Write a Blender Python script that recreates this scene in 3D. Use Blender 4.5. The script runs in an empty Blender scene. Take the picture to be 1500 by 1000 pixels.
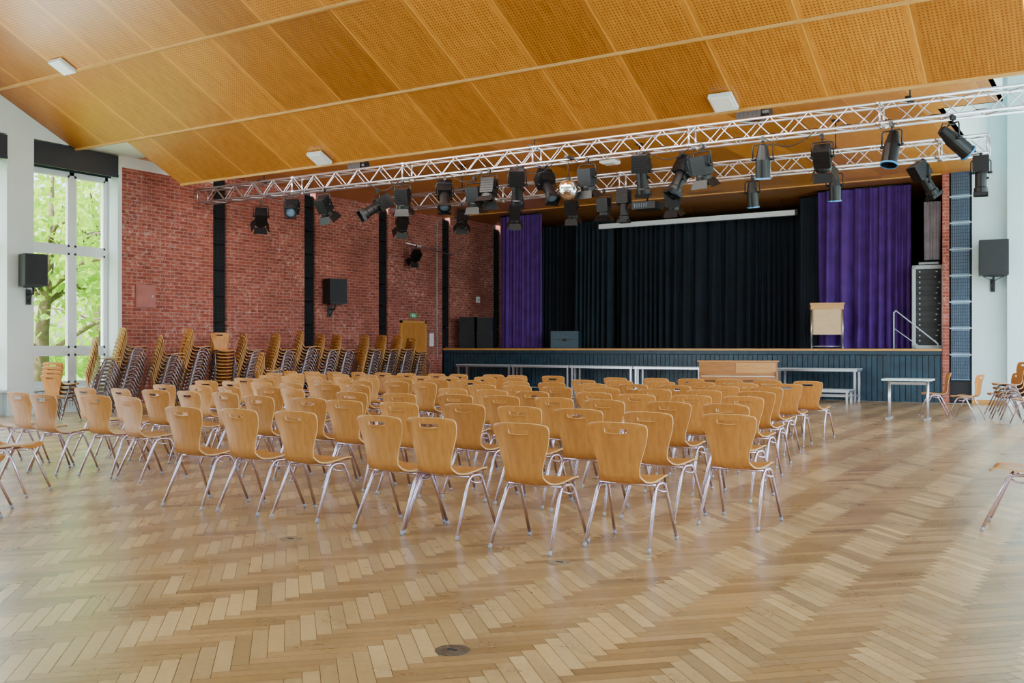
import bpy, math, random
from mathutils import Matrix, Vector, Euler
random.seed(7)
D=bpy.data; S=bpy.context.scene
def link(o): S.collection.objects.link(o); return o

# ---------------- materials ----------------
class NT:
    def __init__(s,name):
        s.mat=D.materials.new(name); s.mat.use_nodes=True
        s.t=s.mat.node_tree; s.n=s.t.nodes; s.l=s.t.links
        s.b=s.n['Principled BSDF']
    def new(s,k,**kw):
        n=s.n.new(k)
        for a,b in kw.items(): setattr(n,a,b)
        return n
    def put(s,sock,v):
        if isinstance(v,bpy.types.NodeSocket): s.l.new(v,sock)
        else: sock.default_value=v
    def m(s,op,a,b=0.0,c=None):
        n=s.new('ShaderNodeMath',operation=op); s.put(n.inputs[0],a); s.put(n.inputs[1],b)
        if c is not None: s.put(n.inputs[2],c)
        return n.outputs[0]
    def mix(s,f,a,b,bt='MIX'):
        n=s.new('ShaderNodeMix',data_type='RGBA',blend_type=bt)
        s.put(n.inputs[0],f); s.put(n.inputs[6],a if not isinstance(a,tuple) else (*a[:3],1)); s.put(n.inputs[7],b if not isinstance(b,tuple) else (*b[:3],1))
        return n.outputs[2]
    def obj(s): 
        return s.new('ShaderNodeTexCoord').outputs['Object']
    def pos(s):
        return s.new('ShaderNodeNewGeometry').outputs['Position']
    def sep(s,v):
        n=s.new('ShaderNodeSeparateXYZ'); s.l.new(v,n.inputs[0]); return n.outputs
    def comb(s,x,y,z):
        n=s.new('ShaderNodeCombineXYZ'); s.put(n.inputs[0],x);s.put(n.inputs[1],y);s.put(n.inputs[2],z); return n.outputs[0]
    def mapping(s,v,sc):
        n=s.new('ShaderNodeMapping'); s.l.new(v,n.inputs[0]); n.inputs['Scale'].default_value=sc; return n.outputs[0]
    def noise(s,v,scale,detail=3,rough=.5):
        n=s.new('ShaderNodeTexNoise'); s.l.new(v,n.inputs['Vector']); n.inputs['Scale'].default_value=scale; n.inputs['Detail'].default_value=detail; n.inputs['Roughness'].default_value=rough; return n.outputs[0]
    def wn(s,v):
        n=s.new('ShaderNodeTexWhiteNoise',noise_dimensions='3D'); s.l.new(v,n.inputs['Vector']); return n.outputs[0]
    def ramp(s,f,stops):
        n=s.new('ShaderNodeValToRGB'); s.l.new(f,n.inputs[0]); e=n.color_ramp.elements
        e[0].position=stops[0][0]; e[0].color=(*stops[0][1],1); e[1].position=stops[-1][0]; e[1].color=(*stops[-1][1],1)
        for p,c in stops[1:-1]:
            q=e.new(p); q.color=(*c,1)
        return n.outputs[0]
    def bump(s,h,st=.3,d=.01):
        n=s.new('ShaderNodeBump'); s.l.new(h,n.inputs['Height']); n.inputs['Strength'].default_value=st; n.inputs['Distance'].default_value=d
        s.l.new(n.outputs[0],s.b.inputs['Normal'])
    def col(s,v): s.put(s.b.inputs['Base Color'],v if not isinstance(v,tuple) else (*v[:3],1))
    def R(s,v): s.put(s.b.inputs['Roughness'],v)

def plain(name,c,r=.5,metal=0,var=.12,scale=6,emit=0,spec=None,sheen=0):
    t=NT(name); n=t.noise(t.obj(),scale,3)
    lo=tuple(max(0,x*(1-var)) for x in c); hi=tuple(min(1,x*(1+var)) for x in c)
    t.col(t.ramp(n,[(.3,lo),(.7,hi)])); t.R(r); t.b.inputs['Metallic'].default_value=metal
    if spec is not None: t.b.inputs['Specular IOR Level'].default_value=spec
    if emit:
        t.b.inputs['Emission Color'].default_value=(*c,1); t.b.inputs['Emission Strength'].default_value=emit
    if sheen:
        t.b.inputs['Sheen Weight'].default_value=sheen; t.b.inputs['Sheen Tint'].default_value=(*c,1)
    return t.mat
def wood(name,c1,c2,sc=(1,12,12),scale=3,r=.35):
    t=NT(name); v=t.obj(); mp=t.mapping(v,sc)
    n=t.noise(mp,scale,5,.6); t.col(t.ramp(n,[(.3,c1),(.7,c2)])); t.R(r); return t.mat
def mk_ply():
    t=NT('beech_plywood'); oi=t.new('ShaderNodeObjectInfo').outputs['Random']
    n=t.noise(t.mapping(t.obj(),(9,9,1.5)),2.5,5,.6); c=t.ramp(n,[(.3,(.41,.155,.030)),(.7,(.60,.255,.056))])
    c=t.mix(.9,c,t.ramp(oi,[(0,(.72,.67,.62)),(1,(1,1,1))]),'MULTIPLY'); t.col(c); t.R(.34); return t.mat
M_ply=mk_ply()
M_plyedge=plain('plywood_edge',(.58,.33,.12),.5)
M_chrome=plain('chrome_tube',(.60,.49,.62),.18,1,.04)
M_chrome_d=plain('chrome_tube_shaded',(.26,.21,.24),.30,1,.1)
M_white=plain('white_plaster',(.74,.83,.86),.7,0,.03,2)
M_cyanwall=plain('pale_wall_paint',(.62,.84,.90),.6,0,.03,2)
M_frame=plain('white_window_frame',(.80,.87,.91),.35,0,.02)
M_dark=plain('dark_recess',(.012,.013,.016),.7)
M_black=plain('black_metal',(.0035,.004,.0055),.42,0,.3,spec=.35)
M_blackplastic=plain('black_speaker_box',(.005,.006,.009),.5)
M_grillcloth=plain('speaker_grille',(.010,.012,.016),.7)
M_navy=plain('blind_casing',(.010,.020,.036),.5)
M_alu=plain('aluminium_truss',(.64,.64,.71),.28,.92,.05)
M_lens=plain('lamp_lens',(.10,.16,.24),.08,0,.1)
M_blue=plain('blue_lamp_rim',(.03,.22,.50),.2,0,.1)
M_purple=plain('purple_velvet',(.066,.013,.19),.75,0,.25,3,sheen=.12)
M_blackc=plain('black_molton',(.005,.011,.021),.85,0,.3,2,sheen=.05)
M_teal=plain('dark_green_molton',(.006,.018,.028),.85,0,.3,2,sheen=.05)
M_oaktrim=wood('oak_trim',(.50,.23,.055),(.66,.35,.09),(1,9,9),3,.35)
M_doorw=wood('door_veneer',(.46,.17,.03),(.62,.26,.055),(9,9,1),3,.35)
M_piano=wood('piano_walnut',(.30,.115,.028),(.42,.175,.05),(1,9,9),3,.22)
M_grey=plain('grey_laminate',(.42,.50,.55),.35,0,.05)
M_paper=plain('paper',(.80,.83,.84),.7,0,.02)
M_green=plain('exit_green',(.01,.35,.12),.4,0,.05,emit=.3)
M_lampwhite=plain('lamp_diffuser',(.9,.9,.86),.4,0,.02)
M_slatblue=plain('stage_front_board',(.009,.036,.062),.42,0,.4,5)
M_stagefloor=wood('stage_floorboard',(.10,.06,.035),(.16,.10,.06),(1,12,1),3,.45)
M_mirror=plain('mirror_tile',(.8,.82,.85),.08,1,.05)
M_cloth=plain('grey_cloth',(.40,.38,.44),.8,0,.2,4)
M_pink=plain('pink_box_paint',(.42,.14,.12),.5)
M_brass=plain('worn_floor_plate',(.13,.10,.075),.45,.5,.4,40)
M_brass2=plain('worn_wooden_floor_plate',(.24,.16,.09),.5,.1,.3,40)
M_key=plain('ivory',(.8,.78,.7),.3)

def mk_brick():
    t=NT('red_brick'); p=t.sep(t.pos()); v=t.comb(t.m('ADD',p[1],p[0]),p[2],0.0)
    b=t.new('ShaderNodeTexBrick'); t.l.new(v,b.inputs['Vector'])
    b.inputs['Scale'].default_value=1; b.inputs['Brick Width'].default_value=.25; b.inputs['Row Height'].default_value=.078
    b.inputs['Mortar Size'].default_value=.008; b.inputs['Mortar Smooth'].default_value=.2; b.inputs['Bias'].default_value=0
    b.inputs['Color1'].default_value=(.26,.045,.028,1); b.inputs['Color2'].default_value=(.45,.10,.062,1); b.inputs['Mortar'].default_value=(.44,.26,.22,1)
    n=t.noise(v,.9,5,.7); n2=t.noise(v,9,4,.7); n3=t.noise(v,.45,3,.6)
    k=t.m('MULTIPLY',t.ramp(n2,[(.50,(0,0,0)),(.68,(1,1,1))]),t.ramp(n3,[(.40,(.2,.2,.2)),(.60,(.85,.85,.85))]))
    c=t.mix(k,b.outputs[0],(.62,.42,.38))
    c=t.mix(.75,c,t.ramp(n,[(.3,(.52,.48,.48)),(.7,(1.1,1.1,1.1))]),'MULTIPLY')
    t.col(c); t.R(.8); t.bump(b.outputs['Fac'],-.4,.01); return t.mat
M_brick=mk_brick()

def mk_ceil(name,perf=True,pw=1.26,c1=(.48,.158,.014),c2=(.68,.262,.030)):
    t=NT(name); p=t.sep(t.pos()); x=p[0]; y=p[1]
    u=t.m('DIVIDE',t.m('ADD',x,40.0),pw); fu=t.m('FRACT',u); iu=t.m('FLOOR',u)
    row=t.m('FLOOR',t.m('DIVIDE',t.m('SUBTRACT',y,1.64),1.76))
    rnd=t.wn(t.comb(iu,row,3.3))
    g=t.noise(t.mapping(t.pos(),(9,1.2,1.2)),2.2,5,.65)
    c=t.ramp(g,[(.3,c1),(.7,c2)])
    c=t.mix(.95,c,t.ramp(rnd,[(0,(.60,.54,.48)),(1,(1,1,1))]),'MULTIPLY')
    if perf:
        a=t.m('SUBTRACT',t.m('FRACT',t.m('DIVIDE',t.m('ADD',x,40.0),.0485)),.5)
        b=t.m('SUBTRACT',t.m('FRACT',t.m('DIVIDE',y,.044)),.5)
        d=t.m('SQRT',t.m('ADD',t.m('MULTIPLY',a,a),t.m('MULTIPLY',b,b)))
        dot=t.m('LESS_THAN',d,.23)
        inside=t.m('MULTIPLY',t.m('GREATER_THAN',fu,.06),t.m('LESS_THAN',fu,.94))
        c=t.mix(t.m('MULTIPLY',t.m('MULTIPLY',dot,inside),.75),c,(.10,.028,.004))
    seam=t.m('LESS_THAN',fu,.016)
    c=t.mix(t.m('MULTIPLY',seam,.6),c,(.80,.40,.07))
    t.col(c); t.R(.34); return t.mat
M_ceil=mk_ceil('perforated_plywood'); M_ceil2=mk_ceil('plywood_ceiling',False,1.0,(.60,.22,.026),(.76,.33,.05))
def mk_slat():
    t=NT('slatted_soffit'); p=t.sep(t.pos()); f=t.m('FRACT',t.m('DIVIDE',p[1],.16))
    g=t.noise(t.mapping(t.pos(),(1,8,1)),2,4); c=t.ramp(g,[(.3,(.42,.16,.03)),(.7,(.56,.22,.045))])
    t.col(t.mix(t.m('LESS_THAN',f,.25),c,(.02,.01,.006))); t.R(.5); return t.mat
M_slat=mk_slat()
def mk_floor():
    t=NT('oak_parquet'); a=t.new('ShaderNodeAttribute',attribute_name='Col')
    n=t.noise(t.pos(),26,5,.7); n2=t.noise(t.pos(),.55,5,.65); n3=t.noise(t.pos(),3.0,5,.6)
    c=t.mix(.65,a.outputs['Color'],t.ramp(n,[(.3,(.66,.63,.60)),(.7,(1.0,1.0,1.0))]),'MULTIPLY')
    c=t.mix(.65,c,t.ramp(n2,[(.35,(.68,.66,.64)),(.65,(1.08,1.08,1.08))]),'MULTIPLY')
    c=t.mix(.4,c,t.ramp(n3,[(.25,(.6,.57,.55)),(.55,(1,1,1))]),'MULTIPLY')
    t.col(c); t.R(t.m('ADD',t.m('MULTIPLY',n3,.22),.19)); t.b.inputs['Specular IOR Level'].default_value=.85
    t.b.inputs['Coat Weight'].default_value=.35; t.b.inputs['Coat Roughness'].default_value=.24
    t.bump(n,.05,.002); return t.mat
M_floor=mk_floor()
def mk_leaf():
    t=NT('sunlit_leaves'); n2=t.noise(t.pos(),1.5,2)
    t.col(t.ramp(n2,[(.3,(.18,.38,.02)),(.7,(.46,.64,.05))])); t.R(.6)
    tr=t.new('ShaderNodeBsdfTranslucent'); tr.inputs[0].default_value=(.52,.80,.05,1)
    mx=t.new('ShaderNodeMixShader'); mx.inputs[0].default_value=.5
    t.l.new(t.b.outputs[0],mx.inputs[1]); t.l.new(tr.outputs[0],mx.inputs[2])
    t.l.new(mx.outputs[0],t.n['Material Output'].inputs[0]); return t.mat
M_leaf=mk_leaf()
M_bark=plain('bark',(.18,.13,.09),.9,0,.3,8)
M_grass=plain('lawn',(.20,.40,.05),.9,0,.3,2)

# ---------------- mesh builder ----------------
class MB:
    def __init__(s): s.v=[];s.f=[];s.m=[];s.s=[]
    def add(s,vs,fs,mi=0,M=None,smooth=False):
        o=len(s.v)
        for p in vs:
            p=Vector(p)
            if M is not None: p=M@p
            s.v.append(tuple(p))
        for f in fs: s.f.append(tuple(i+o for i in f)); s.m.append(mi); s.s.append(smooth)
    def box(s,lo,hi,mi=0,M=None):
        x0,y0,z0=lo;x1,y1,z1=hi
        s.add([(x0,y0,z0),(x1,y0,z0),(x1,y1,z0),(x0,y1,z0),(x0,y0,z1),(x1,y0,z1),(x1,y1,z1),(x0,y1,z1)],
          [(0,3,2,1),(4,5,6,7),(0,1,5,4),(1,2,6,5),(2,3,7,6),(3,0,4,7)],mi,M)
    def cbox(s,c,d,mi=0,M=None):
        s.box([c[i]-d[i]/2 for i in range(3)],[c[i]+d[i]/2 for i in range(3)],mi,M)
    def tube(s,pts,r,mi=0,n=8,M=None,caps=True):
        P=[Vector(p) for p in pts]; vs=[];fs=[]; prev=None
        for i,p in enumerate(P):
            if i==0: d=P[1]-P[0]
            elif i==len(P)-1: d=P[-1]-P[-2]
            else: d=(P[i+1]-P[i]).normalized()+(P[i]-P[i-1]).normalized()
            d.normalize()
            if prev is None:
                a=Vector((0,0,1)) if abs(d.z)<.9 else Vector((1,0,0)); u=d.cross(a).normalized()
            else:
                u=prev-d*prev.dot(d); u.normalize()
            prev=u; w=d.cross(u)
            rr=r[i] if isinstance(r,(list,tuple)) else r
            for k in range(n):
                a=2*math.pi*k/n; vs.append(p+u*math.cos(a)*rr+w*math.sin(a)*rr)
        for i in range(len(P)-1):
            for k in range(n):
                a=i*n+k;b=i*n+(k+1)%n; fs.append((a,b,b+n,a+n))
        if caps: fs.append(tuple(range(n))[::-1]); fs.append(tuple(range((len(P)-1)*n,len(P)*n)))
        s.add(vs,fs,mi,M,True)
    def lathe(s,prof,mi=0,n=16,M=None,cap=True):
        vs=[];fs=[]
        for r,z in prof:
            for k in range(n):
                a=2*math.pi*k/n; vs.append((r*math.cos(a),r*math.sin(a),z))
        L=len(prof)
        for i in range(L-1):
            for k in range(n):
                a=i*n+k;b=i*n+(k+1)%n; fs.append((a,b,b+n,a+n))
        if cap: fs.append(tuple(range(n))[::-1]); fs.append(tuple(range((L-1)*n,L*n)))
        s.add(vs,fs,mi,M,False)
    def mesh(s,name,mats):
        me=D.meshes.new(name); me.from_pydata(s.v,[],s.f)
        for m in mats: me.materials.append(m)
        me.polygons.foreach_set('material_index',s.m); me.polygons.foreach_set('use_smooth',s.s); me.update(); return me
    def obj(s,name,mats,loc=(0,0,0),rot=(0,0,0)):
        o=D.objects.new(name,s.mesh(name,mats)); o.location=loc; o.rotation_euler=rot; return link(o)
def inst(name,me,loc,rot=(0,0,0),sc=1):
    o=D.objects.new(name,me); o.location=loc; o.rotation_euler=rot; o.scale=(sc,)*3; return link(o)

WL=-18.3; WR=1.6; YB=-6.0; YS=25.0; SH=1.28
YE=30.2
# ---------------- floor ----------------
def build_floor():
    W=.072; n=6; L=W*n; g=.0012; vs=[];fs=[];cols=[]
    ca=math.cos(math.radians(45)); x0,x1,y0,y1=-18.72,WR,YB,24.98
    def add(rx0,ry0,rx1,ry1,kind):
        cx=(rx0+rx1)/2; cy=(ry0+ry1)/2
        X=(cx-cy)*ca-8; Y=(cx+cy)*ca+10
        if X<x0-.1 or X>x1+.1 or Y<y0-.1 or Y>y1+.1: return
        o=len(vs)
        for (a,b) in ((rx0+g,ry0+g),(rx1-g,ry0+g),(rx1-g,ry1-g),(rx0+g,ry1-g)):
            xx=(a-b)*ca-8; yy=(a+b)*ca+10
            vs.append((min(max(xx,x0),x1),min(max(yy,y0),y1),0))
        fs.append((o,o+1,o+2,o+3))
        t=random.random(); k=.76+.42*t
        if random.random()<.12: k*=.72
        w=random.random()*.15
        base=(.61,.395,.180) if kind else (.44,.262,.108)  # grain reflection by plank direction painted in as lighter and darker base
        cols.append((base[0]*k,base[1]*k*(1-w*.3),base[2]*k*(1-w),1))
    jm=int(30/L)+2; im=int(40/W)
    for j in range(-jm,jm):
        for i in range(-im,im):
            ox=i*W+j*L; oy=i*W-j*L
            if abs(ox)>40 or abs(oy)>40: continue
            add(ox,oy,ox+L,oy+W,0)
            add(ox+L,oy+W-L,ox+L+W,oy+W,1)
    o=len(vs); vs.extend([(x0,y0,-.003),(x1,y0,-.003),(x1,y1,-.003),(x0,y1,-.003)]); fs.append((o,o+1,o+2,o+3)); cols.append((.08,.045,.02,1))
    me=D.meshes.new('floor'); me.from_pydata(vs,[],fs); me.materials.append(M_floor)
    ca_=me.color_attributes.new('Col','FLOAT_COLOR','CORNER')
    arr=[]
    for c in cols: arr.extend(c*4)
    ca_.data.foreach_set('color',arr); me.update(); link(D.objects.new('floor',me))
build_floor()
for (x,y,mt) in ((-2.50,3.48,M_brass),(-4.9,4.9,M_brass2),(-2.96,5.25,M_brass2)):
    b=MB(); b.lathe([(.078,0),(.078,.003),(.07,.005),(.06,.0035)],0,24); b.cbox((0,0,.005),(.05,.012,.003),1); b.obj('floor_socket_plate',[mt,M_dark],(x,y,0))

# ---------------- left wall ----------------
strips=[16.0,19.03,22.05,25.14,28.1]
b=MB()
b.box((-18.8,13.25,0),(-18.5,YE,5.6),2)
edges=[13.3]
for s_ in strips: edges+= [s_-.22,s_+.20]
edges.append(YE)
for i in range(0,len(edges),2):
    a,c=edges[i],edges[i+1]
    if i==0:
        b.box((-18.5,a,0),(WL,c,5.2),0); b.box((-18.5,a,5.2),(WL,c,5.44),1)
    else: b.box((-18.5,a,0),(WL,c,5.6),0)
ztop=9.0
pill=[11.3-.55+0-3.03*k for k in range(0,7)]
for k,p in enumerate(pill):
    p0=max(p,YB)
    if p+.55>YB: b.box((-18.8,p0,0),(WL,p+.55,5.45),1)
b.box((-18.8,13.2,0),(WL-.002,13.3,5.45),1)
b.box((-18.8,YB,5.45),(WL,14.3,ztop),1)
b.box((-18.8,YB,0),(-18.45,13.25,.45),1)
b.obj('wall_left',[M_brick,M_white,M_dark])
def strip_mesh(h,z0,name,mats):
    b=MB(); zz=z0
    while zz<z0+h-.1:
        z1=min(zz+.62,z0+h)
        b.box((-.19,-.02,zz+.01),(.17,.07,z1-.01),0)
        for k in range(8):
            x=-.155+k*.0425; b.box((x-.007,-.035,zz+.03),(x+.007,-.02,z1-.03),1)
        nz=int((z1-zz)/.09)
        for k in range(nz): 
            q=zz+.05+k*.09; b.box((-.16,-.03,q),(.16,-.021,q+.01),1)
        zz+=.62
    return b.mesh(name,mats)
sm=strip_mesh(5.3,.05,'acoustic_grille',[M_black,M_grillcloth]); sm2=strip_mesh(4.05,SH+.05,'acoustic_grille_short',[M_black,M_grillcloth])
for s_ in strips: inst('acoustic_grille_strip',sm if s_<25 else sm2,(-18.36,s_,0),(0,0,math.pi/2))
def window(name,y0,y1,z0,z1,x,ms,mull,out=-1):
    b=MB()
    def fr(a,c,d,e,th=.035): b.box((x-th,a,d),(x+th,c,e),0)
    fr(y0,y0+.07,z0,z1); fr(y1-.07,y1,z0,z1); fr(y0,y1,z0,z0+.08); fr(y0,y1,z1-.08,z1)
    for m_ in mull: fr(m_-.055,m_+.055,z0,z1)
    for z in ms: fr(y0,y1,z-.06,z+.06,.04)
    ys=[y0+.07]+sum([[m_-.055,m_+.055] for m_ in mull],[])+[y1-.07]; zs=[z0+.08]+sum([[z-.06,z+.06] for z in ms],[])+[z1-.08]
    for i in range(0,len(ys),2):
        for j in range(0,len(zs),2):
            a,c,d,e=ys[i],ys[i+1],zs[j],zs[j+1]; w=.045
            for q in ((a,a+w,d,e),(c-w,c,d,e),(a,c,d,d+w),(a,c,e-w,e)): fr(*q,.045)
    for m_ in mull: b.box((x+.045*(-out),m_-.01,1.5),(x+.075*(-out),m_+.01,1.62),0)
    b.obj(name,[M_frame])
k=1
window('window_1',11.3,13.2,.5,4.98,-18.68,[1.25,3.35],[12.35]); 
for i in range(1,6):
    p=pill[i]+.55; k+=1; window('window_%d'%k,p,p+2.48,.5,4.98,-18.68,[1.25,3.35],[p+1.24])
spans=[(11.3,13.2)]+[(pill[i]+.55,pill[i]+3.03) for i in range(1,6)]
for (a,c) in spans:
    b=MB(); b.box((-18.6,a,5.0),(-18.28,c,5.42),0); b.box((-18.52,a+.02,4.95),(-18.50,c-.02,5.0),0); b.tube([(-18.47,a+.03,1.0),(-18.47,a+.03,4.98)],.006,1,6)
    b.box((-18.32,a,4.96),(-18.27,c,5.02),0)
    b.obj('roller_blind_casing',[M_navy,M_grey])
    b=MB(); b.box((-18.62,a,.455),(-18.28,c,.5),0); b.obj('window_sill',[M_white])
    b=MB(); n=int((c-a-.3)/.06)
    for q in range(n): b.box((-18.42,a+.15+q*.06,.12),(-18.33,a+.19+q*.06,.42),0)
    b.box((-18.40,a+.12,.0),(-18.35,c-.12,.14),0); b.box((-18.40,a+.12,.40),(-18.35,c-.12,.43),0)
    b.obj('radiator',[M_white])
# ---------------- right wall + back wall ----------------
b=MB()
segs=[(-5+3.03*i,-5+3.03*i+2.45) for i in range(10)]
b.box((WR,YB,0),(WR+.3,YS+.3,.7),0); b.box((WR,YB,5.0),(WR+.3,YS+.3,ztop),0)
prev=YB
for a,c in segs:
    b.box((WR,prev,.7),(WR+.3,a,5.0),0); prev=c
b.box((WR,prev,.7),(WR+.3,YS+.3,5.0),0); b.obj('wall_right',[M_white])
for a,c in segs:
    k+=1; window('window_%d'%k,a,c,.7,5.0,WR+.15,[1.4,3.3],[(a+c)/2],1)
b=MB(); b.box((-18.8,YB-.2,0),(WR+.3,YB,ztop),0); b.obj('wall_back',[M_white])
# ---------------- front wall right of the stage ----------------
b=MB()
b.box((-3.69,YS,0),(-3.55,YS+.3,8.2),1)
b.box((-3.55,YS+.12,0),(-3.05,YS+.3,8.2),2)
b.box((-3.05,YS,0),(WR,YS+.3,8.2),0)
b.box((-3.55,YS,5.45),(-3.05,YS+.12,8.2),0)
b.box((-2.28,YS-.35,0),(-1.55,YS,8.2),0)
b.box((-18.3,YS-.02,5.57),(-3.7,YS+.1,8.2),0)
b.obj('wall_front',[M_cyanwall,M_brick,M_dark])
M_gp=plain('lit_grille_pane',(.15,.27,.42),.35); M_gd=plain('grille_lines',(.028,.05,.09),.5); M_gs=plain('grille_rail',(.38,.50,.58),.4)  # same grille as the left strips, light on it painted in as grey-blue
b=MB(); zz=.55
while zz<5.2:
    b.box((-3.50,YS+.04,zz),(-3.10,YS+.10,zz+.58),0)
    for q in range(9): b.box((-3.48+q*.045,YS+.02,zz+.03),(-3.46+q*.045,YS+.04,zz+.55),1)
    for q in range(7): b.box((-3.49,YS+.015,zz+.04+q*.078),(-3.11,YS+.035,zz+.052+q*.078),1)
    b.box((-3.54,YS+.02,zz+.585),(-3.06,YS+.11,zz+.615),2); zz+=.62
b.obj('acoustic_grille_panel',[M_gp,M_gd,M_gs])
b=MB(); b.box((-3.05,YS-.02,0),(-2.28,YS,.1),0); b.box((-1.55,YS-.02,0),(WR,YS,.1),0); b.obj('baseboard_front',[M_oaktrim])
b=MB(); b.box((WL,13.3,0),(WL+.02,15.75,.1),0); b.box((WL,16.25,0),(WL+.02,18.8,.1),0);b.box((WL,19.25,0),(WL+.02,21.8,.1),0); b.obj('baseboard_left',[M_oaktrim])

# ---------------- ceiling ----------------
def cz(y): return 11.12-.47*y
b=MB()
rows=[(5.2,6.96),(6.96,8.7),(8.7,10.46),(10.46,12.2),(12.2,13.6)]
for i,(a,c) in enumerate(rows):
    xl=-18.3 if i<4 else -16.75; xr=WR if i<4 else -1.0
    za,zc=cz(a)+.05,cz(c)
    b.add([(xl,a,za),(xr,a,za),(xr,c,zc),(xl,c,zc),(xl,a,za+.06),(xr,a,za+.06),(xr,c,zc+.06),(xl,c,zc+.06)],
      [(0,1,2,3),(7,6,5,4),(0,4,5,1),(1,5,6,2),(2,6,7,3),(3,7,4,0)],0)
    b.box((xl,c-.03,zc-.025),(xr,c+.015,zc+.07),1)
b.box((-18.3,YB,cz(5.2)+.05),(WR,5.2,cz(5.2)+.12),2)
b.box((-16.75,13.6,cz(13.6)),(-1.0,13.66,7.9),1)
b.box((-18.3,13.66,5.44),(-2.7,YS,5.5),3)
b.box((-2.7,13.66,5.44),(-1.75,18.2,5.5),3); b.box((-2.7,18.15,5.44),(-1.75,18.2,7.8),2); b.box((-1.80,13.66,5.44),(-1.75,18.2,7.8),2)
b.box((-2.76,18.2,5.44),(-2.7,YS,7.8),2)
b.box((-18.3,12.2,5.44),(-16.7,13.7,5.5),2)
b.box((-2.7,13.6,7.8),(WR,YS,7.9),2)
b.obj('ceiling',[M_ceil,M_oaktrim,M_white,M_ceil2])
def lamp(x,y,z,ry):
    b=MB(); b.cbox((0,0,-.03),(.34,.34,.06),0); b.cbox((0,0,-.065),(.28,.28,.015),1); b.obj('ceiling_lamp',[M_frame,M_lampwhite],(x,y,z),(ry,0,0))
sl=-math.atan(.47)
lamp(-15.8,10.3,cz(10.3)-.005,sl); lamp(-12.6,13.35,cz(13.35)-.01,sl); lamp(-4.85,13.35,cz(13.35)-.01,sl); lamp(-9.66,19.4,5.44,0)

# ---------------- stage ----------------
SL0=WL+.003
b=MB()
b.box((SL0,YS+.03,0),(-3.7,YE-.01,SH-.05),1); b.box((-3.7,YS+.31,0),(-2.41,YE-.01,SH-.05),1)
b.box((SL0,YS-.02,SH-.05),(-3.7,YE-.01,SH),2); b.box((-3.7,YS+.31,SH-.05),(-2.41,YE-.01,SH),2)
b.box((SL0,YS-.05,SH-.045),(-3.7,YS-.02,SH+.005),0)
b.box((SL0,YS-.02,SH-.14),(-3.7,YS+.03,SH-.05),3)
x=SL0+.01
while x<-3.72:
    w=.115
    b.box((x,YS-.005-random.random()*.004,.0),(min(x+w,-3.7),YS+.03,SH-.16),3); x+=.13
b.box((-4.93,YS-.03,0),(-4.86,YS,SH-.05),3)
b.obj('stage',[M_oaktrim,M_dark,M_stagefloor,M_slatblue])
b=MB(); b.box((WL,YS+.12,5.5),(-2.4,YE,5.56),0); b.box((WL,YS,5.42),(-3.7,YS+.12,5.56),1)
b.obj('ceiling_stage',[M_slat,M_oaktrim])
b=MB(); b.box((-18.8,YE,0),(-2.2,YE+.2,5.6),0); b.box((-2.4,YS+.3,0),(-2.2,YE,5.6),0); b.obj('wall_stage_back',[M_dark])

def curtain(name,x0,x1,y,z0,z1,mat,amp=.09,per=.22,seed=0):
    n=int((x1-x0)/.02); b=MB(); vs=[];fs=[]; nz=10
    ph=0; px=[]
    for i in range(n+1):
        ph+=2*math.pi*.02/(per*(1+.5*math.sin(i*.031+seed))); px.append((ph,.7+.5*math.sin(i*.013+seed*2)))
    for j in range(nz+1):
        t=j/nz; z=z1+(z0-z1)*t
        for i in range(n+1):
            a,am=px[i]; A=amp*am*(.45+.55*t)
            vs.append((x0+(x1-x0)*i/n+.02*math.cos(a*1.0+.4)*t, y+A*math.sin(a)+.02*math.sin(a*2.3+t), z))
    for j in range(nz):
        for i in range(n):
            q=j*(n+1)+i; fs.append((q,q+1,q+n+2,q+n+1))
    b.add(vs,fs,0,None,True)
    b.tube([(x0,y,z1+.02),(x1,y,z1+.02)],.02,1,8)
    for i in range(0,int((x1-x0)/.3)): b.cbox((x0+.1+i*.3,y,z1+.0),(.02,.03,.06),1)
    b.obj(name,[mat,M_black])
curtain('purple_curtain',-6.95,-4.62,26.3,SH+.02,5.44,M_purple,.14,.27,1)
curtain('purple_curtain',-16.8,-15.3,26.0,SH+.02,5.44,M_purple,.12,.24,2)
curtain('black_curtain',-13.9,-6.2,28.4,SH+.02,5.30,M_blackc,.12,.32,3)
curtain('black_curtain',-15.0,-13.6,27.6,SH+.02,5.30,M_teal,.14,.28,4)
curtain('black_curtain',-7.6,-6.7,26.9,SH+.02,5.4,M_blackc,.09,.24,6)
curtain('black_curtain',-17.3,-15.2,28.0,SH+.02,5.30,M_blackc,.09,.25,5)
b=MB(); b.cbox((-10.85,27.2,5.07),(6.1,.14,.14),0); b.cbox((-13.95,27.2,5.07),(.08,.17,.17),1); b.cbox((-7.75,27.2,5.07),(.08,.17,.17),1)
for x in (-13.5,-10.8,-8.2): b.tube([(x,27.2,5.13),(x,27.2,5.49)],.008,1,6)
b.obj('rolled_projection_screen',[M_frame,M_black])
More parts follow.
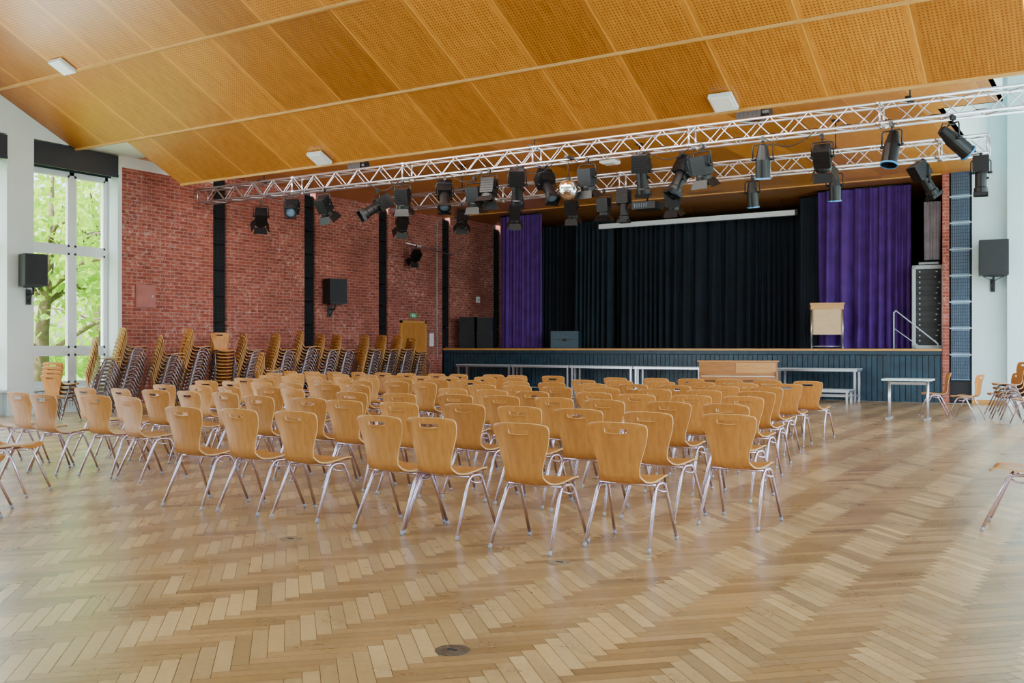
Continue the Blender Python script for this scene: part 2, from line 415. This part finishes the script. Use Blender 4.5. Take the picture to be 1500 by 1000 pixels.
# lectern
b=MB()
b.box((-.36,-.02,.36),(.36,.02,1.02),0); b.box((-.36,-.02,.36),(-.33,.42,1.0),0); b.box((.33,-.02,.36),(.36,.42,1.0),0)
b.add([(-.42,-.06,1.12),(.42,-.06,1.12),(.42,.48,1.0),(-.42,.48,1.0),(-.42,-.06,1.17),(.42,-.06,1.17),(.42,.48,1.05),(-.42,.48,1.05)],[(0,3,2,1),(4,5,6,7),(0,1,5,4),(1,2,6,5),(2,3,7,6),(3,0,4,7)],1)
b.box((-.40,-.03,1.0),(.40,-.0,1.13),1)
for x in (-.38,.38):
    b.tube([(x,.02,0),(x,.02,1.0)],.022,2); b.tube([(x,.38,0),(x,.38,.95)],.022,2); b.tube([(x,-.08,.025),(x,.46,.025)],.022,2)
b.tube([(-.34,.2,.06),(.34,.2,.06)],.014,2)
M_lect=wood('lectern_beech',(.56,.36,.18),(.68,.46,.24),(1,1,8),3,.4)
M_lectt=wood('lectern_top',(.50,.25,.07),(.62,.34,.11),(1,1,8),3,.4)
b.obj('lectern',[M_lect,M_lectt,M_alu],(-6.47,25.38,SH+.006),(0,0,.3))
b=MB(); 
b.tube([(0,0,0),(0,0,.88),(.05,0,.93),(1.0,.0,.12),(1.0,0,0)],.018,0)
b.tube([(0,0,.5),(.66,0,.0)],.010,0)
b.obj('stair_railing',[M_grey],(-4.82,25.2,SH+.008))
def speaker(name,w,h,d,loc,rot=0,bracket=None):
    b=MB(); b.box((-w/2,-d/2,-h/2),(w/2,d/2,h/2),0)
    b.box((-w/2+.02,-d/2-.012,-h/2+.02),(w/2-.02,-d/2,h/2-.02),1)
    b.lathe([(w*.34,0),(w*.34,.004),(w*.28,.002)],1,20,Matrix.Translation((0,-d/2-.012,-h*.15))@Matrix.Rotation(math.pi/2,4,'X'))
    b.lathe([(w*.14,0),(w*.14,.004),(w*.1,.002)],1,16,Matrix.Translation((0,-d/2-.012,h*.3))@Matrix.Rotation(math.pi/2,4,'X'))
    if bracket:
        b.tube([(0,0,-h/2-.02),(0,0,-h/2-.15),(0,bracket,-h/2-.15)],.02,0); b.tube([(0,.02,-h/2-.1),(0,bracket,-h/2-.32)],.012,0)
        b.cbox((0,bracket,-h/2-.2),(.10,.02,.3),0); b.cbox((0,0,-h/2-.015),(w*.7,d*.6,.02),0)
        b.tube([(-w*.35,0,-h/2-.02),(0,bracket*.6,-h/2-.12),(w*.35,0,-h/2-.02)],.008,0)
    return b.obj(name,[M_blackplastic,M_grillcloth],loc,(0,0,rot))
speaker('stage_speaker',.52,.52,.5,(-17.7,25.55,SH+.268),.3)
speaker('stage_speaker',.52,.52,.5,(-17.05,25.6,SH+.268),.3)
speaker('stage_speaker',.50,.46,.5,(-17.7,25.55,SH+.762),.3)
speaker('stage_speaker',.50,.44,.5,(-17.05,25.6,SH+.752),.3)
b=MB(); b.box((-.42,-.25,0.01),(.42,.25,.52),0)
for (x,z) in ((-.42,0.02),(.42,0.02),(-.42,.52),(.42,.52)): b.tube([(x,-.255,z),(x,.255,z)],.012,1)
b.cbox((0,-.255,.26),(.14,.01,.08),1); b.cbox((0,-.255,.26),(.8,.008,.012),1)
M_case=plain('blue_flight_case',(.02,.05,.08),.45); b.obj('flight_case',[M_case,M_black],(-14.2,25.6,SH),(0,0,.3))
b=MB(); b.box((-.37,0,0.008),(.37,.6,2.05),0); b.box((-.33,-.01,.05),(.33,0,2.0),1)
for a,c,d,e in ((-.37,-.29,0.008,2.05),(.29,.37,0.008,2.05),(-.37,.37,0.008,.09),(-.37,.37,1.96,2.05)): b.box((a,-.04,d),(c,0,e),0)
for i in range(14):
    z=.15+i*.13; b.box((-.28,-.03,z),(.28,-.01,z+.10),2 if i%3 else 1); b.cbox((-.2,-.035,z+.05),(.03,.01,.03),0); b.cbox((.15+(i%4)*.03,-.035,z+.05),(.04,.01,.02),0)
b.obj('equipment_rack',[M_grey,M_black,M_blackplastic],(-4.10,25.65,SH),(0,0,.2))
b=MB(); b.cbox((-4.12,25.95,SH+2.11),(.5,.3,.10),0);b.cbox((-4.12,25.79,SH+2.11),(.45,.01,.05),1); b.obj('amplifier',[M_grillcloth,M_grey])
curtain('hanging_grey_cloth',-4.35,-3.95,26.5,SH+2.25,5.0,M_cloth,.06,.16,9)
def platform(x,y,w,d,h,nm='stage_platform_bench'):
    b=MB(); b.box((-w/2,-d/2,h-.07),(w/2,d/2,h-.02),1); b.box((-w/2,-d/2,h-.02),(w/2,d/2,h),0)
    for sx in (-1,1):
        for sy in (-1,1): b.cbox((sx*(w/2-.06),sy*(d/2-.05),(h-.07)/2),(.05,.05,h-.07),1)
    for sx in (-1,1): b.cbox((sx*(w/2-.06),0,.15),(.03,d-.1,.03),1)
    b.cbox((0,d/2-.05,.15),(w-.12,.03,.03),1)
    b.obj(nm,[M_grey,M_alu],(x,y,0))
for i in range(6): platform(-16.2+i*1.96,24.35,1.93,.55,.81 if i!=4 else .79)
platform(-6.45,23.75,1.93,.5,.33)

# piano
b=MB()
b.box((-.90,.0,.08),(.90,.36,.98),0); b.box((-.94,-.03,.98),(.94,.40,1.01),1)
b.box((-.90,-.26,.56),(.90,.0,.64),0); b.box((-.90,-.28,.56),(-.86,.0,.76),0); b.box((.86,-.28,.56),(.90,.0,.76),0)
b.box((-.84,-.22,.64),(.84,-.06,.655),2)
for i in range(44): b.cbox((-.82+i*.0377,-.12,.66),(.014,.09,.012),3)
for x in (-.86,.86): b.box((x-.04,-.24,.05),(x+.04,-.17,.56),0); b.box((x-.05,-.27,0),(x+.05,.34,.08),0)
b.box((-.82,-.005,.16),(.82,.0,.5),1); b.box((-.05,-.03,.68),(.86,.0,.96),1)
for x in (-.06,.06): b.box((x-.02,-.12,.05),(x+.02,.0,.065),3)
b.box((-.86,-.16,.66),(.86,-.0,.72),0)
M_pl=wood('piano_lid',(.46,.21,.055),(.56,.28,.08),(1,9,9),3,.25)
b.obj('upright_piano',[M_piano,M_pl,M_key,M_black],(-7.75,22.3,0),(0,0,.35))

# ---------------- chair ----------------
def smoothpoly(pts,r,seg=4):
    P=[Vector(p) for p in pts]; out=[P[0]]
    for i in range(1,len(P)-1):
        a=(P[i-1]-P[i]); c=(P[i+1]-P[i]); ra=min(r,a.length*.45); rc=min(r,c.length*.45)
        p0=P[i]+a.normalized()*ra; p1=P[i]+c.normalized()*rc
        for k in range(seg+1):
            t=k/seg; out.append((1-t)**2*p0+2*t*(1-t)*P[i]+t*t*p1)
    out.append(P[-1]); return out
def chair_geo(b,M=None):
    prof=[(.225,.418,.150),(.222,.432,.178),(.205,.444,.192),(.17,.450,.198),(.10,.448,.202),(.02,.440,.204),(-.06,.432,.200),(-.12,.430,.190),(-.155,.438,.172),(-.178,.458,.154),(-.192,.490,.144),
      (-.202,.54,.146),(-.212,.59,.158),(-.222,.64,.174),(-.232,.69,.190),(-.243,.735,.203),(-.250,.762,.208),(-.254,.776,.210),(-.2605,.797,.212),(-.264,.812,.212),(-.267,.825,.209),(-.270,.834,.202),(-.272,.840,.188)]
    NX=16; th=.011
    R=len(prof); top=[];bot=[]
    for i,(y,z,w) in enumerate(prof):
        j0=max(0,i-1); j1=min(R-1,i+1); ty=prof[j1][0]-prof[j0][0]; tz=prof[j1][1]-prof[j0][1]; l=math.hypot(ty,tz)
        ny,nz=tz/l,-ty/l
        for k in range(NX+1):
            s=-1+2*k/NX; x=s*w
            back=max(0,min(1,(z-.5)/.2)); dy=.028*back*(s*s)
            dz=.012*(s*s)*(1-back) if i<10 else 0
            zz=z+dz; yy=y+dy
            if 17<=i<=18 and abs(s)<.5: zz-= .012*(1-(s/.5)**2)*(1 if i==17 else .15)
            if i>=19 : zz-=.012*(abs(s)**4)
            top.append(Vector((x,yy,zz))); bot.append(Vector((x,yy-ny*th,zz-nz*th)))
    vs=top+bot; o=len(top); fs=[]
    hole=lambda i,k: i==17 and 5<=k<=10
    W=NX+1
    F=set()
    for i in range(R-1):
        for k in range(NX):
            if hole(i,k): continue
            F.add((i,k)); a=i*W+k
            fs.append((a,a+1,a+W+1,a+W)); fs.append((o+a,o+a+W,o+a+W+1,o+a+1))
    b.add(vs,fs,0,M,True)
    es=[]
    for (i,k) in F:
        a=i*W+k
        for (q,e) in (((i-1,k),(a,a+1)),((i+1,k),(a+W+1,a+W)),((i,k-1),(a+W,a)),((i,k+1),(a+1,a+W+1))):
            if q not in F: es.append((e[1],e[0],o+e[0],o+e[1]))
    b.add(vs,es,1,M,False)
    for sx in (-1,1):
        pts=smoothpoly([(sx*.232,.265,.008),(sx*.208,.085,.418),(sx*.204,-.060,.418),(sx*.228,-.255,.008)],.05)
        b.tube(pts,.0115,2,8,M)
        b.tube([(sx*.2325,.266,.0),(sx*.231,.255,.03)],.013,3,8,M); b.tube([(sx*.2285,-.257,.0),(sx*.227,-.245,.03)],.013,3,8,M)
        b.tube(smoothpoly([(sx*.212,.07,.385),(sx*.245,.04,.37),(sx*.245,-.03,.37),(sx*.210,-.055,.385)],.03),.007,2,6,M)
    b.tube([(-.205,.08,.416),(.205,.08,.416)],.0105,2,8,M); b.tube([(-.202,-.055,.412),(.202,-.055,.412)],.0105,2,8,M)
M_foot=plain('grey_foot_cap',(.30,.28,.32),.4)
CM=[M_ply,M_plyedge,M_chrome,M_foot]
b=MB(); chair_geo(b); chair_me=b.mesh('stacking_chair',CM)
stacks={}
def stack(x,y,n,r):
    if n not in stacks:
        b=MB()
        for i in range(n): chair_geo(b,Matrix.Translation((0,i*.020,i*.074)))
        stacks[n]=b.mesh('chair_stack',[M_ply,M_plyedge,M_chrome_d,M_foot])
    inst('chair_stack',stacks[n],(x,y,0),(0,0,r))
rnd=random.Random(3)
def chair(x,y,rz=0): inst('stacking_chair',chair_me,(x,y,0),(0,0,rz))
front=[(-2.84,5.77,.05),(-3.33,5.38,0),(-4.13,5.47,.03),(-4.55,5.43,-.04),(-5.42,5.45,.05),(-6.00,5.42,.0),(-6.60,5.36,.04)]
for x,y,r in front: chair(x,y+.25,r)
rowy=[6.95,8.25,9.45,10.65,11.85,13.05,14.25]
right=[-2.45,-2.95,-3.2,-3.5,-3.75,-3.85,-3.9]
for i,y in enumerate(rowy):
    x=right[i]
    while x>-7.4:
        chair(x+rnd.uniform(-.04,.04),y+.2+rnd.uniform(-.09,.09),rnd.uniform(-.10,.10)); x-=.60+rnd.uniform(-.03,.05)
lrow=[6.15,7.3,8.5,9.7,10.9,12.1,13.3,14.5]; lend=[-10.9,-10.9,-11.0,-11.6,-12.3,-13.2,-14.0,-14.6]
for i,y in enumerate(lrow):
    x=-8.35+rnd.uniform(-.1,.1)
    while x>lend[i]:
        chair(x+rnd.uniform(-.03,.03),y+.2+rnd.uniform(-.09,.09),rnd.uniform(-.14,.14)); x-=.60+rnd.uniform(-.02,.05)
chair(-8.55,5.05,-1.0); chair(-7.75,4.25,-.7)
chair(-.62,8.0,math.pi/2)
chair(-2.45,19.3,math.pi/2-.2); chair(-3.1,20.1,math.pi/2+.3)
stack(-1.75,19.6,4,math.pi/2+.4); chair(-1.35,18.6,1.2); chair(-2.0,20.6,1.9)
SL=[(-17.2,11.95,10,-.55),(-17.35,12.65,13,-.35),(-17.2,13.45,11,-.5),(-17.3,14.25,13,-.3),(-17.25,15.05,12,-2.0),(-17.3,15.8,12,-.45),
 (-17.2,16.75,12,-.3),(-17.3,17.6,13,-.5),(-17.25,18.3,12,-.35),(-17.3,18.95,12,-.3),
 (-17.3,20.1,12,-.3),(-17.3,20.75,12,-.25),(-17.3,21.4,12,-.3),(-17.3,22.1,11,-.25)]
for (x,y,n,r) in SL: stack(x+rnd.uniform(-.05,.05),y,n,r)
stack(-16.2,10.5,4,.3); stack(-16.0,15.3,6,-.5)
b=MB(); b.box((-.42,-.33,.715),(.42,.33,.745),0)
for sx in (-.33,.33):
    b.tube([(sx,-.05,.03),(sx,-.05,.71)],.02,1); b.tube([(sx,.05,.03),(sx,.05,.71)],.02,1); b.cbox((sx,0,.018),(.06,.58,.036),1)
b.cbox((0,0,.66),(.66,.04,.05),1)
M_ttop=plain('pale_table_top',(.62,.80,.82),.3); b.obj('small_table',[M_ttop,M_alu],(-3.4,19.1,0),(0,0,.05))

# ---------------- door ----------------
b=MB(); X=WL+.002
b.box((X,22.78,0),(X+.05,22.86,2.12),1); b.box((X,23.96,0),(X+.05,24.04,2.12),1); b.box((X,22.78,2.05),(X+.05,24.04,2.12),1)
b.box((X,22.86,0),(X+.035,23.40,2.05),0); b.box((X,23.41,0),(X+.035,23.96,2.05),0)
b.cbox((X+.045,23.34,1.03),(.02,.04,.2),2); b.tube([(X+.04,23.34,1.05),(X+.08,23.34,1.05),(X+.08,23.24,1.05)],.009,2)
for i in range(1,5): b.box((X+.034,22.86+i*.11,0.02),(X+.037,22.865+i*.11,2.03),1); b.box((X+.034,23.41+i*.11,0.02),(X+.037,23.415+i*.11,2.03),1)
b.obj('door_1',[M_doorw,M_oaktrim,M_alu])
b=MB(); b.box((X,23.3,2.22),(X+.04,23.55,2.35),0)
b.box((X+.04,23.33,2.25),(X+.043,23.38,2.32),1); b.cbox((X+.042,23.44,2.325),(.004,.02,.02),1)
b.box((X+.04,23.43,2.28),(X+.043,23.455,2.315),1); b.box((X+.04,23.455,2.285),(X+.043,23.50,2.295),1); b.box((X+.04,23.41,2.24),(X+.043,23.435,2.28),1); b.box((X+.04,23.45,2.24),(X+.043,23.475,2.28),1)
b.obj('exit_sign',[M_green,M_paper])
b=MB(); b.box((X,24.25,1.35),(X+.01,24.46,1.75),0)
for i in range(6): b.box((X+.01,24.28,1.71-i*.05),(X+.011,24.43,1.715-i*.05),1)
b.obj('wall_notice',[M_paper,M_grey])
b=MB(); b.box((X,13.62,2.2),(X+.05,14.12,2.70),0); b.box((X+.05,13.65,2.23),(X+.055,14.09,2.67),0); b.cbox((X+.06,14.03,2.45),(.012,.02,.05),1); b.obj('fuse_box',[M_pink,M_grey])
b=MB(); b.cbox((X+.02,26.9,2.9),(.04,.18,.2),0); b.cbox((X+.045,26.9,2.9),(.01,.1,.06),1); b.obj('thermostat_box',[M_paper,M_grey])
b=MB(); b.tube([(X+.03,24.6,5.3),(X+.03,24.6,1.0)],.012,0,6); b.obj('conduit_pipe',[M_grey])
speaker('wall_speaker',.42,.62,.38,(-18.0,11.1,2.82),math.pi/2-.25,.27)
speaker('wall_speaker',.50,.66,.42,(-17.95,19.60,2.82),math.pi/2-.35,.30)
speaker('wall_speaker',.60,.80,.45,(-2.55,24.55,3.35),.15,.42)

# ---------------- trusses ----------------
T1y,T1z=15.3,4.65; T2y,T2z=18.05,4.56
def truss(name,x0,x1,y,z):
    b=MB(); h=.30; seg=.30; n=int((x1-x0)/seg)
    C=[(y-h/2,z),(y+h/2,z),(y+h/2,z+h),(y-h/2,z+h)]
    for cy,c_z in C: b.tube([(x0,cy,c_z),(x1,cy,c_z)],.023,0,8)
    for f in range(4):
        a=C[f]; c=C[(f+1)%4]
        for i in range(n):
            p=x0+i*(x1-x0)/n; q=x0+(i+1)*(x1-x0)/n
            if (i+f)%2: b.tube([(p,*a),(q,*c)],.009,0,5,None,False)
            else: b.tube([(p,*c),(q,*a)],.009,0,5,None,False)
    for xx in [x0,x1]+[x0+3*k for k in range(1,int((x1-x0)/3)+1)]:
        for f in range(4): b.tube([(xx,*C[f]),(xx,*C[(f+1)%4])],.016,0,6)
        if xx not in (x0,x1):
            for cy,c_z in C: b.tube([(xx-.05,cy,c_z),(xx+.05,cy,c_z)],.033,0,8)
    for xx in (x0+2,(x0+x1)/2,x1-2.5):
        b.tube([(xx,y,z+h),(xx,y,5.43)],.012,1,6); b.cbox((xx,y,z+h+.02),(.08,.34,.05),1); b.cbox((xx,y,5.42),(.12,.12,.03),1)
    return b.obj(name,[M_alu,M_black])
truss('lighting_truss',-18.1,-.2,T1y,T1z); truss('lighting_truss',-14.7,-1.95,T2y,T2z)
b=MB()
for k in range(24):
    xa=-17.5+k*.7; pts=[(xa+i*.1,T1y+.02*math.sin(i+k),T1z+.04+.02*math.sin(i*1.3+k)) for i in range(8)]; b.tube(pts,.014,0,5)
for (xa,xb) in ((-15.8,-15.1),(-13.0,-12.1),(-11.0,-10.1),(-9.4,-8.6),(-6.9,-6.0),(-4.9,-4.0)):
    pts=[(xa+(xb-xa)*i/8,T1y-.16,T1z+.02-.22*math.sin(math.pi*i/8)) for i in range(9)]; b.tube(pts,.009,0,5)
b.obj('power_cables',[M_black])

def spot_geo(kind,tilt):
    b=MB(); r=.125 if kind!='par' else .115
    pz=-.33
    b.cbox((0,0,-.01),(.05,.07,.08),0); b.tube([(0,0,-.04),(0,0,-.10)],.012,0,6)
    b.tube(smoothpoly([(-r-.04,0,pz),(-r-.04,0,-.10),(r+.04,0,-.10),(r+.04,0,pz)],.05),.012,0,6)
    R=Matrix.Translation((0,0,pz))@Matrix.Rotation(tilt,4,'X')
    for sx in (-1,1): b.tube([(sx*(r-.01),0,pz),(sx*(r+.065),0,pz)],.022,0,8)
    if kind=='fresnel':
        b.box((-r,-r,-.14),(r,r,.16),0,R)
        for i in range(5): b.box((-r-.006,-r-.006,-.10+i*.05),(r+.006,r+.006,-.085+i*.05),0,R)
        b.lathe([(r*.98,-.14),(r*1.05,-.16),(r*1.05,-.22),(r*.95,-.22),(r*.9,-.19)],0,18,R)
        b.lathe([(r*.9,-.19),(r*.9,-.195),(r*.5,-.205),(.01,-.21)],1,18,R)
        d=r*1.02; e=d*1.2; q=-.22
        for a in range(4):
            RR=R@Matrix.Rotation(a*math.pi/2,4,'Z')
            b.add([(-d,d,q),(d,d,q),(e,e+.05,q-.13),(-e,e+.05,q-.13),(-d,d-.005,q),(d,d-.005,q),(e,e+.045,q-.13),(-e,e+.045,q-.13)],[(0,1,2,3),(7,6,5,4),(0,4,5,1),(1,5,6,2),(2,6,7,3),(3,7,4,0)],0,RR)
    elif kind=='profile':
        b.box((-r*1.05,-r*1.1,.0),(r*1.05,r*1.1,.30),0,R)
        for i in range(6): b.box((-r*1.1,-r*1.15,.03+i*.045),(r*1.1,r*1.15,.045+i*.045),0,R)
        b.lathe([(r*.75,.02),(r*.8,-.06),(r*.8,-.26),(r*.95,-.28),(r*.95,-.38),(r*.85,-.38),(r*.82,-.34)],0,18,R)
        b.lathe([(r*.82,-.34),(r*.6,-.355),(.01,-.365)],1,18,R)
        b.cbox((0,r*.9,-.05),(.05,.04,.05),0,R); b.cbox((r*.9,0,-.10),(.04,.05,.04),0,R)
        for a in range(4):
            RR=R@Matrix.Rotation(a*math.pi/2,4,'Z'); b.box((-r*.98,r*.9,-.42),(r*.98,r*.98,-.36),0,RR)
    else:
        b.lathe([(.03,.24),(r*.6,.22),(r*.8,.10),(r,0),(r,-.28),(r*1.08,-.28),(r*1.08,-.30),(r*.95,-.30),(r*.95,-.2)],0,20,R)
        b.lathe([(r*.95,-.2),(r*.5,-.21),(.01,-.215)],1,20,R)
        b.lathe([(r*1.10,-.285),(r*1.12,-.31),(r*1.0,-.31)],2,20,R,False)
        b.tube([(0,0,.24),(0,.08,.26),(0,.18,.12)],.01,0,5,R)
    return b
cache={}
def spot(x,y,z,kind,tilt,rz,sc=1):
    key=(kind,round(tilt,1))
    if key not in cache: cache[key]=spot_geo(kind,tilt).mesh('spot_'+kind,[M_black,M_lens,M_blue])
    inst('stage_spotlight',cache[key],(x,y,z),(0,0,rz),sc)
T1=[(-17.0,'fresnel',.9,.9,.05),(-15.7,'profile',-1.2,.7,.0),(-14.74,'fresnel',.6,0,.0),(-13.5,'profile',-1.0,-.6,.08),(-12.57,'fresnel',.3,.4,.0),(-11.5,'profile',-.7,.6,.05),(-11.0,'fresnel',.2,.2,.05),
(-10.44,'fresnel',-.3,.2,-.0),(-9.8,'profile',.5,.5,.0),(-9.33,'profile',-.7,1.0,.0),(-8.30,'fresnel',.2,0,-.0),(-7.22,'profile',.35,.2,.0),(-6.6,'profile',-.5,-.5,.05),(-6.1,'fresnel',.3,-.2,0),
(-5.05,'par',.2,.3,0),(-4.17,'fresnel',.7,.1,0),(-3.04,'par',-.3,-.3,0),(-2.18,'par',.9,-.9,0)]
for i,(x,kd,ti,rz,dz) in enumerate(T1):
    spot(x*.962,T1y-.15 if i%3 else T1y+.15,T1z-.03-dz,kd,ti,rz,1.0)
T2=[(-14.3,'fresnel',.7,.9),(-12.6,'fresnel',-.4,.6),(-11.2,'fresnel',.5,.6),(-9.8,'fresnel',.4,.3),(-9.05,'fresnel',.1,.1),(-8.6,'profile',.0,.1),(-7.55,'fresnel',.3,0),(-5.94,'par',.2,0),(-4.43,'par',.2,.2),(-2.94,'profile',.6,-.8),(-2.05,'profile',0,.1)]
for (x,kd,ti,rz) in T2: spot(x,T2y-.15,T2z-.03,kd,ti,rz,.92)
b=MB(); b.cbox((0,0,-.42),(.5,.4,.14),0); b.lathe([(.05,0),(.05,.06),(.04,.05)],1,14,Matrix.Translation((.12,.2,-.42))@Matrix.Rotation(-math.pi/2,4,'X')); b.tube([(0,0,0),(0,0,-.36)],.02,0); b.cbox((0,0,-.34),(.2,.2,.02),0)
for i in range(6): b.box((-.2+i*.05,-.205,-.46),(-.18+i*.05,-.2,-.38),1)
b.obj('video_projector',[M_black,M_lens],(-8.1,T2y-.1,T2z))
for (x,s_) in ((-5.1,1),(-13.4,.8)):
    b=MB(); b.box((-.2,-.13,0),(.2,.13,.16),0); b.lathe([(.10,0),(.11,.12),(.09,.12)],0,16,Matrix.Translation((.2,0,.1))@Matrix.Rotation(math.pi/2,4,'Y')); b.tube([(-.15,.14,.0),(-.15,.14,.22),(.15,.14,.22),(.15,.14,0)],.012,0)
    for i in range(5): b.box((-.18+i*.07,-.135,.02),(-.15+i*.07,.135,.17),0)
    o=b.obj('dimmer_unit',[M_black],(x,T1y,T1z+.325)); o.scale=(s_,)*3
# mirror ball
b=MB(); n=18; rr=.18
for j in range(n):
    t0=math.pi*j/n; t1=math.pi*(j+1)/n; m_=max(4,int(2*n*math.sin((t0+t1)/2)))
    for i in range(m_):
        p0=2*math.pi*i/m_+.0; p1=2*math.pi*(i+.93)/m_; u0=t0+.006; u1=t1-.006
        q=[(rr*math.sin(t)*math.cos(p),rr*math.sin(t)*math.sin(p),rr*math.cos(t)) for t,p in ((u0,p0),(u1,p0),(u1,p1),(u0,p1))]
        b.add(q,[(0,1,2,3)],0)
b.lathe([(.01,-rr*.97)]+[(rr*.965*math.sin(math.pi*k/12),-rr*.965*math.cos(math.pi*k/12)) for k in range(1,12)]+[(.01,rr*.97)],1,20)
b.tube([(0,0,rr),(0,0,.58)],.006,1,6); b.lathe([(.045,.172),(.045,.215),(.02,.225)],1,12); b.cbox((0,.05,.57),(.06,.26,.04),1)
b.obj('mirror_ball',[M_mirror,M_black],(-8.24,14.92,4.07))
b=MB(); b.tube([(WL,23.2,4.35),(WL+.5,23.2,4.35)],.02,1); b.tube([(WL+.45,22.5,4.38),(WL+.45,24.9,4.2)],.018,1)
b.obj('wall_lamp_bar',[M_black,M_alu])
spot(WL+.45,23.0,4.34,'fresnel',.8,1.2,.9)

# ---------------- outside ----------------
b=MB(); b.box((-90,-40,-.6),(-18.85,70,-.5),0); b.box((WR+.35,-40,-.6),(60,70,-.5),0); b.obj('lawn',[M_grass])
def tree(x,y,h,seed,nl=3500,cr=3.2):
    r=random.Random(seed); b=MB()
    b.tube([(0,0,-.5),(.1,0,h*.25),(.25,.1,h*.5),(.1,.3,h*.85)],[.22,.17,.12,.04],1,10)
    cl=[]
    for k in range(13):
        a=r.uniform(0,6.28); z0=h*r.uniform(.15,.6); l=r.uniform(1.3,cr); z1=z0+r.uniform(.3,2.0)
        p1=Vector((math.cos(a)*l,math.sin(a)*l,z1)); b.tube([(.12,.05,z0),(p1.x*.5,p1.y*.5,(z0+z1)/2+.3),tuple(p1)],[.07,.05,.015],1,6); cl.append(p1); cl.append(p1*.6+Vector((0,0,h*.15)))
    for k in range(8): cl.append(Vector((r.uniform(-1.5,1.5),r.uniform(-1.5,1.5),h*r.uniform(.6,1.0))))
    for k in range(nl):
        c=r.choice(cl); p=c+Vector((r.gauss(0,.62),r.gauss(0,.62),r.gauss(0,.5)))
        s_=r.uniform(.07,.15); M=Matrix.Translation(p)@Euler((r.uniform(-1.2,1.2),r.uniform(-1.2,1.2),r.uniform(0,6.28))).to_matrix().to_4x4()
        b.add([(-s_,0,0),(-s_*.3,-s_*.6,0),(s_*.6,-s_*.4,0),(s_*1.1,0,0),(s_*.6,s_*.4,0),(-s_*.3,s_*.6,0)],[(0,1,2,3,4,5)],0,M)
    b.obj('garden_tree',[M_leaf,M_bark],(x,y,0))
tree(-24.5,15.3,7,1,2700); tree(-30,20.8,9,2,3000,3.8); tree(-36,26,10,3,3000,4); tree(-26,8,8,5,2500); tree(-30,13,9,6,2500,4)
b=MB(); r=random.Random(9)
for k in range(5000):
    p=Vector((r.uniform(-43,-41),r.uniform(5,45),abs(r.gauss(0,1.3)))); s_=r.uniform(.15,.3)
    M=Matrix.Translation(p)@Euler((r.uniform(-1.2,1.2),r.uniform(-1.2,1.2),r.uniform(0,6.28))).to_matrix().to_4x4()
    b.add([(-s_,0,0),(0,-s_*.6,0),(s_,0,0),(0,s_*.6,0)],[(0,1,2,3)],0,M)
b.obj('hedge',[M_leaf])

# ---------------- light ----------------
w=D.worlds.new('World'); S.world=w; w.use_nodes=True; nt=w.node_tree
sk=nt.nodes.new('ShaderNodeTexSky'); sk.sky_type='NISHITA'; sk.sun_disc=False; sk.sun_elevation=math.radians(45); sk.sun_rotation=math.radians(180); sk.dust_density=3
bg=nt.nodes['Background']; nt.links.new(sk.outputs[0],bg.inputs[0]); bg.inputs[1].default_value=1.2
def area(name,loc,rot,sx,sy,e,c):
    l=D.lights.new(name,'AREA'); l.shape='RECTANGLE'; l.size=sx; l.size_y=sy; l.energy=e; l.color=c
    o=D.objects.new(name,l); o.location=loc; o.rotation_euler=rot; link(o)
s=D.lights.new('sun','SUN'); s.energy=10; s.angle=.01; o=D.objects.new('sun',s); link(o); o.rotation_euler=(math.radians(48),0,math.radians(-4))
h=math.pi/2
area('left_window_daylight',(-18.2,2.5,2.8),(0,-h,0),4.2,15,1650,(.72,.89,1))
area('right_window_daylight',(1.4,14.4,2.9),(0,h,0),4.2,20,1400,(.72,.89,1))
area('rear_bounce_fill',(-9,-2,7.9),(0,0,0),14,5,360,(1,.95,.88))  # added fill standing in for ambient bounce, no fixture there
area('stage_fill',(-10,14.0,4.95),(math.radians(68),0,0),13,.5,360,(1,.93,.85))  # added hidden fill to brighten stage and curtains, not a real fixture

cam=D.cameras.new('camera'); cam.sensor_width=36; cam.lens=34.3; cam.shift_y=8/1500; cam.clip_end=300
co=D.objects.new('camera',cam); co.location=(0,0,1.33); co.rotation_euler=(math.pi/2,0,math.radians(32.2)); link(co); S.camera=co
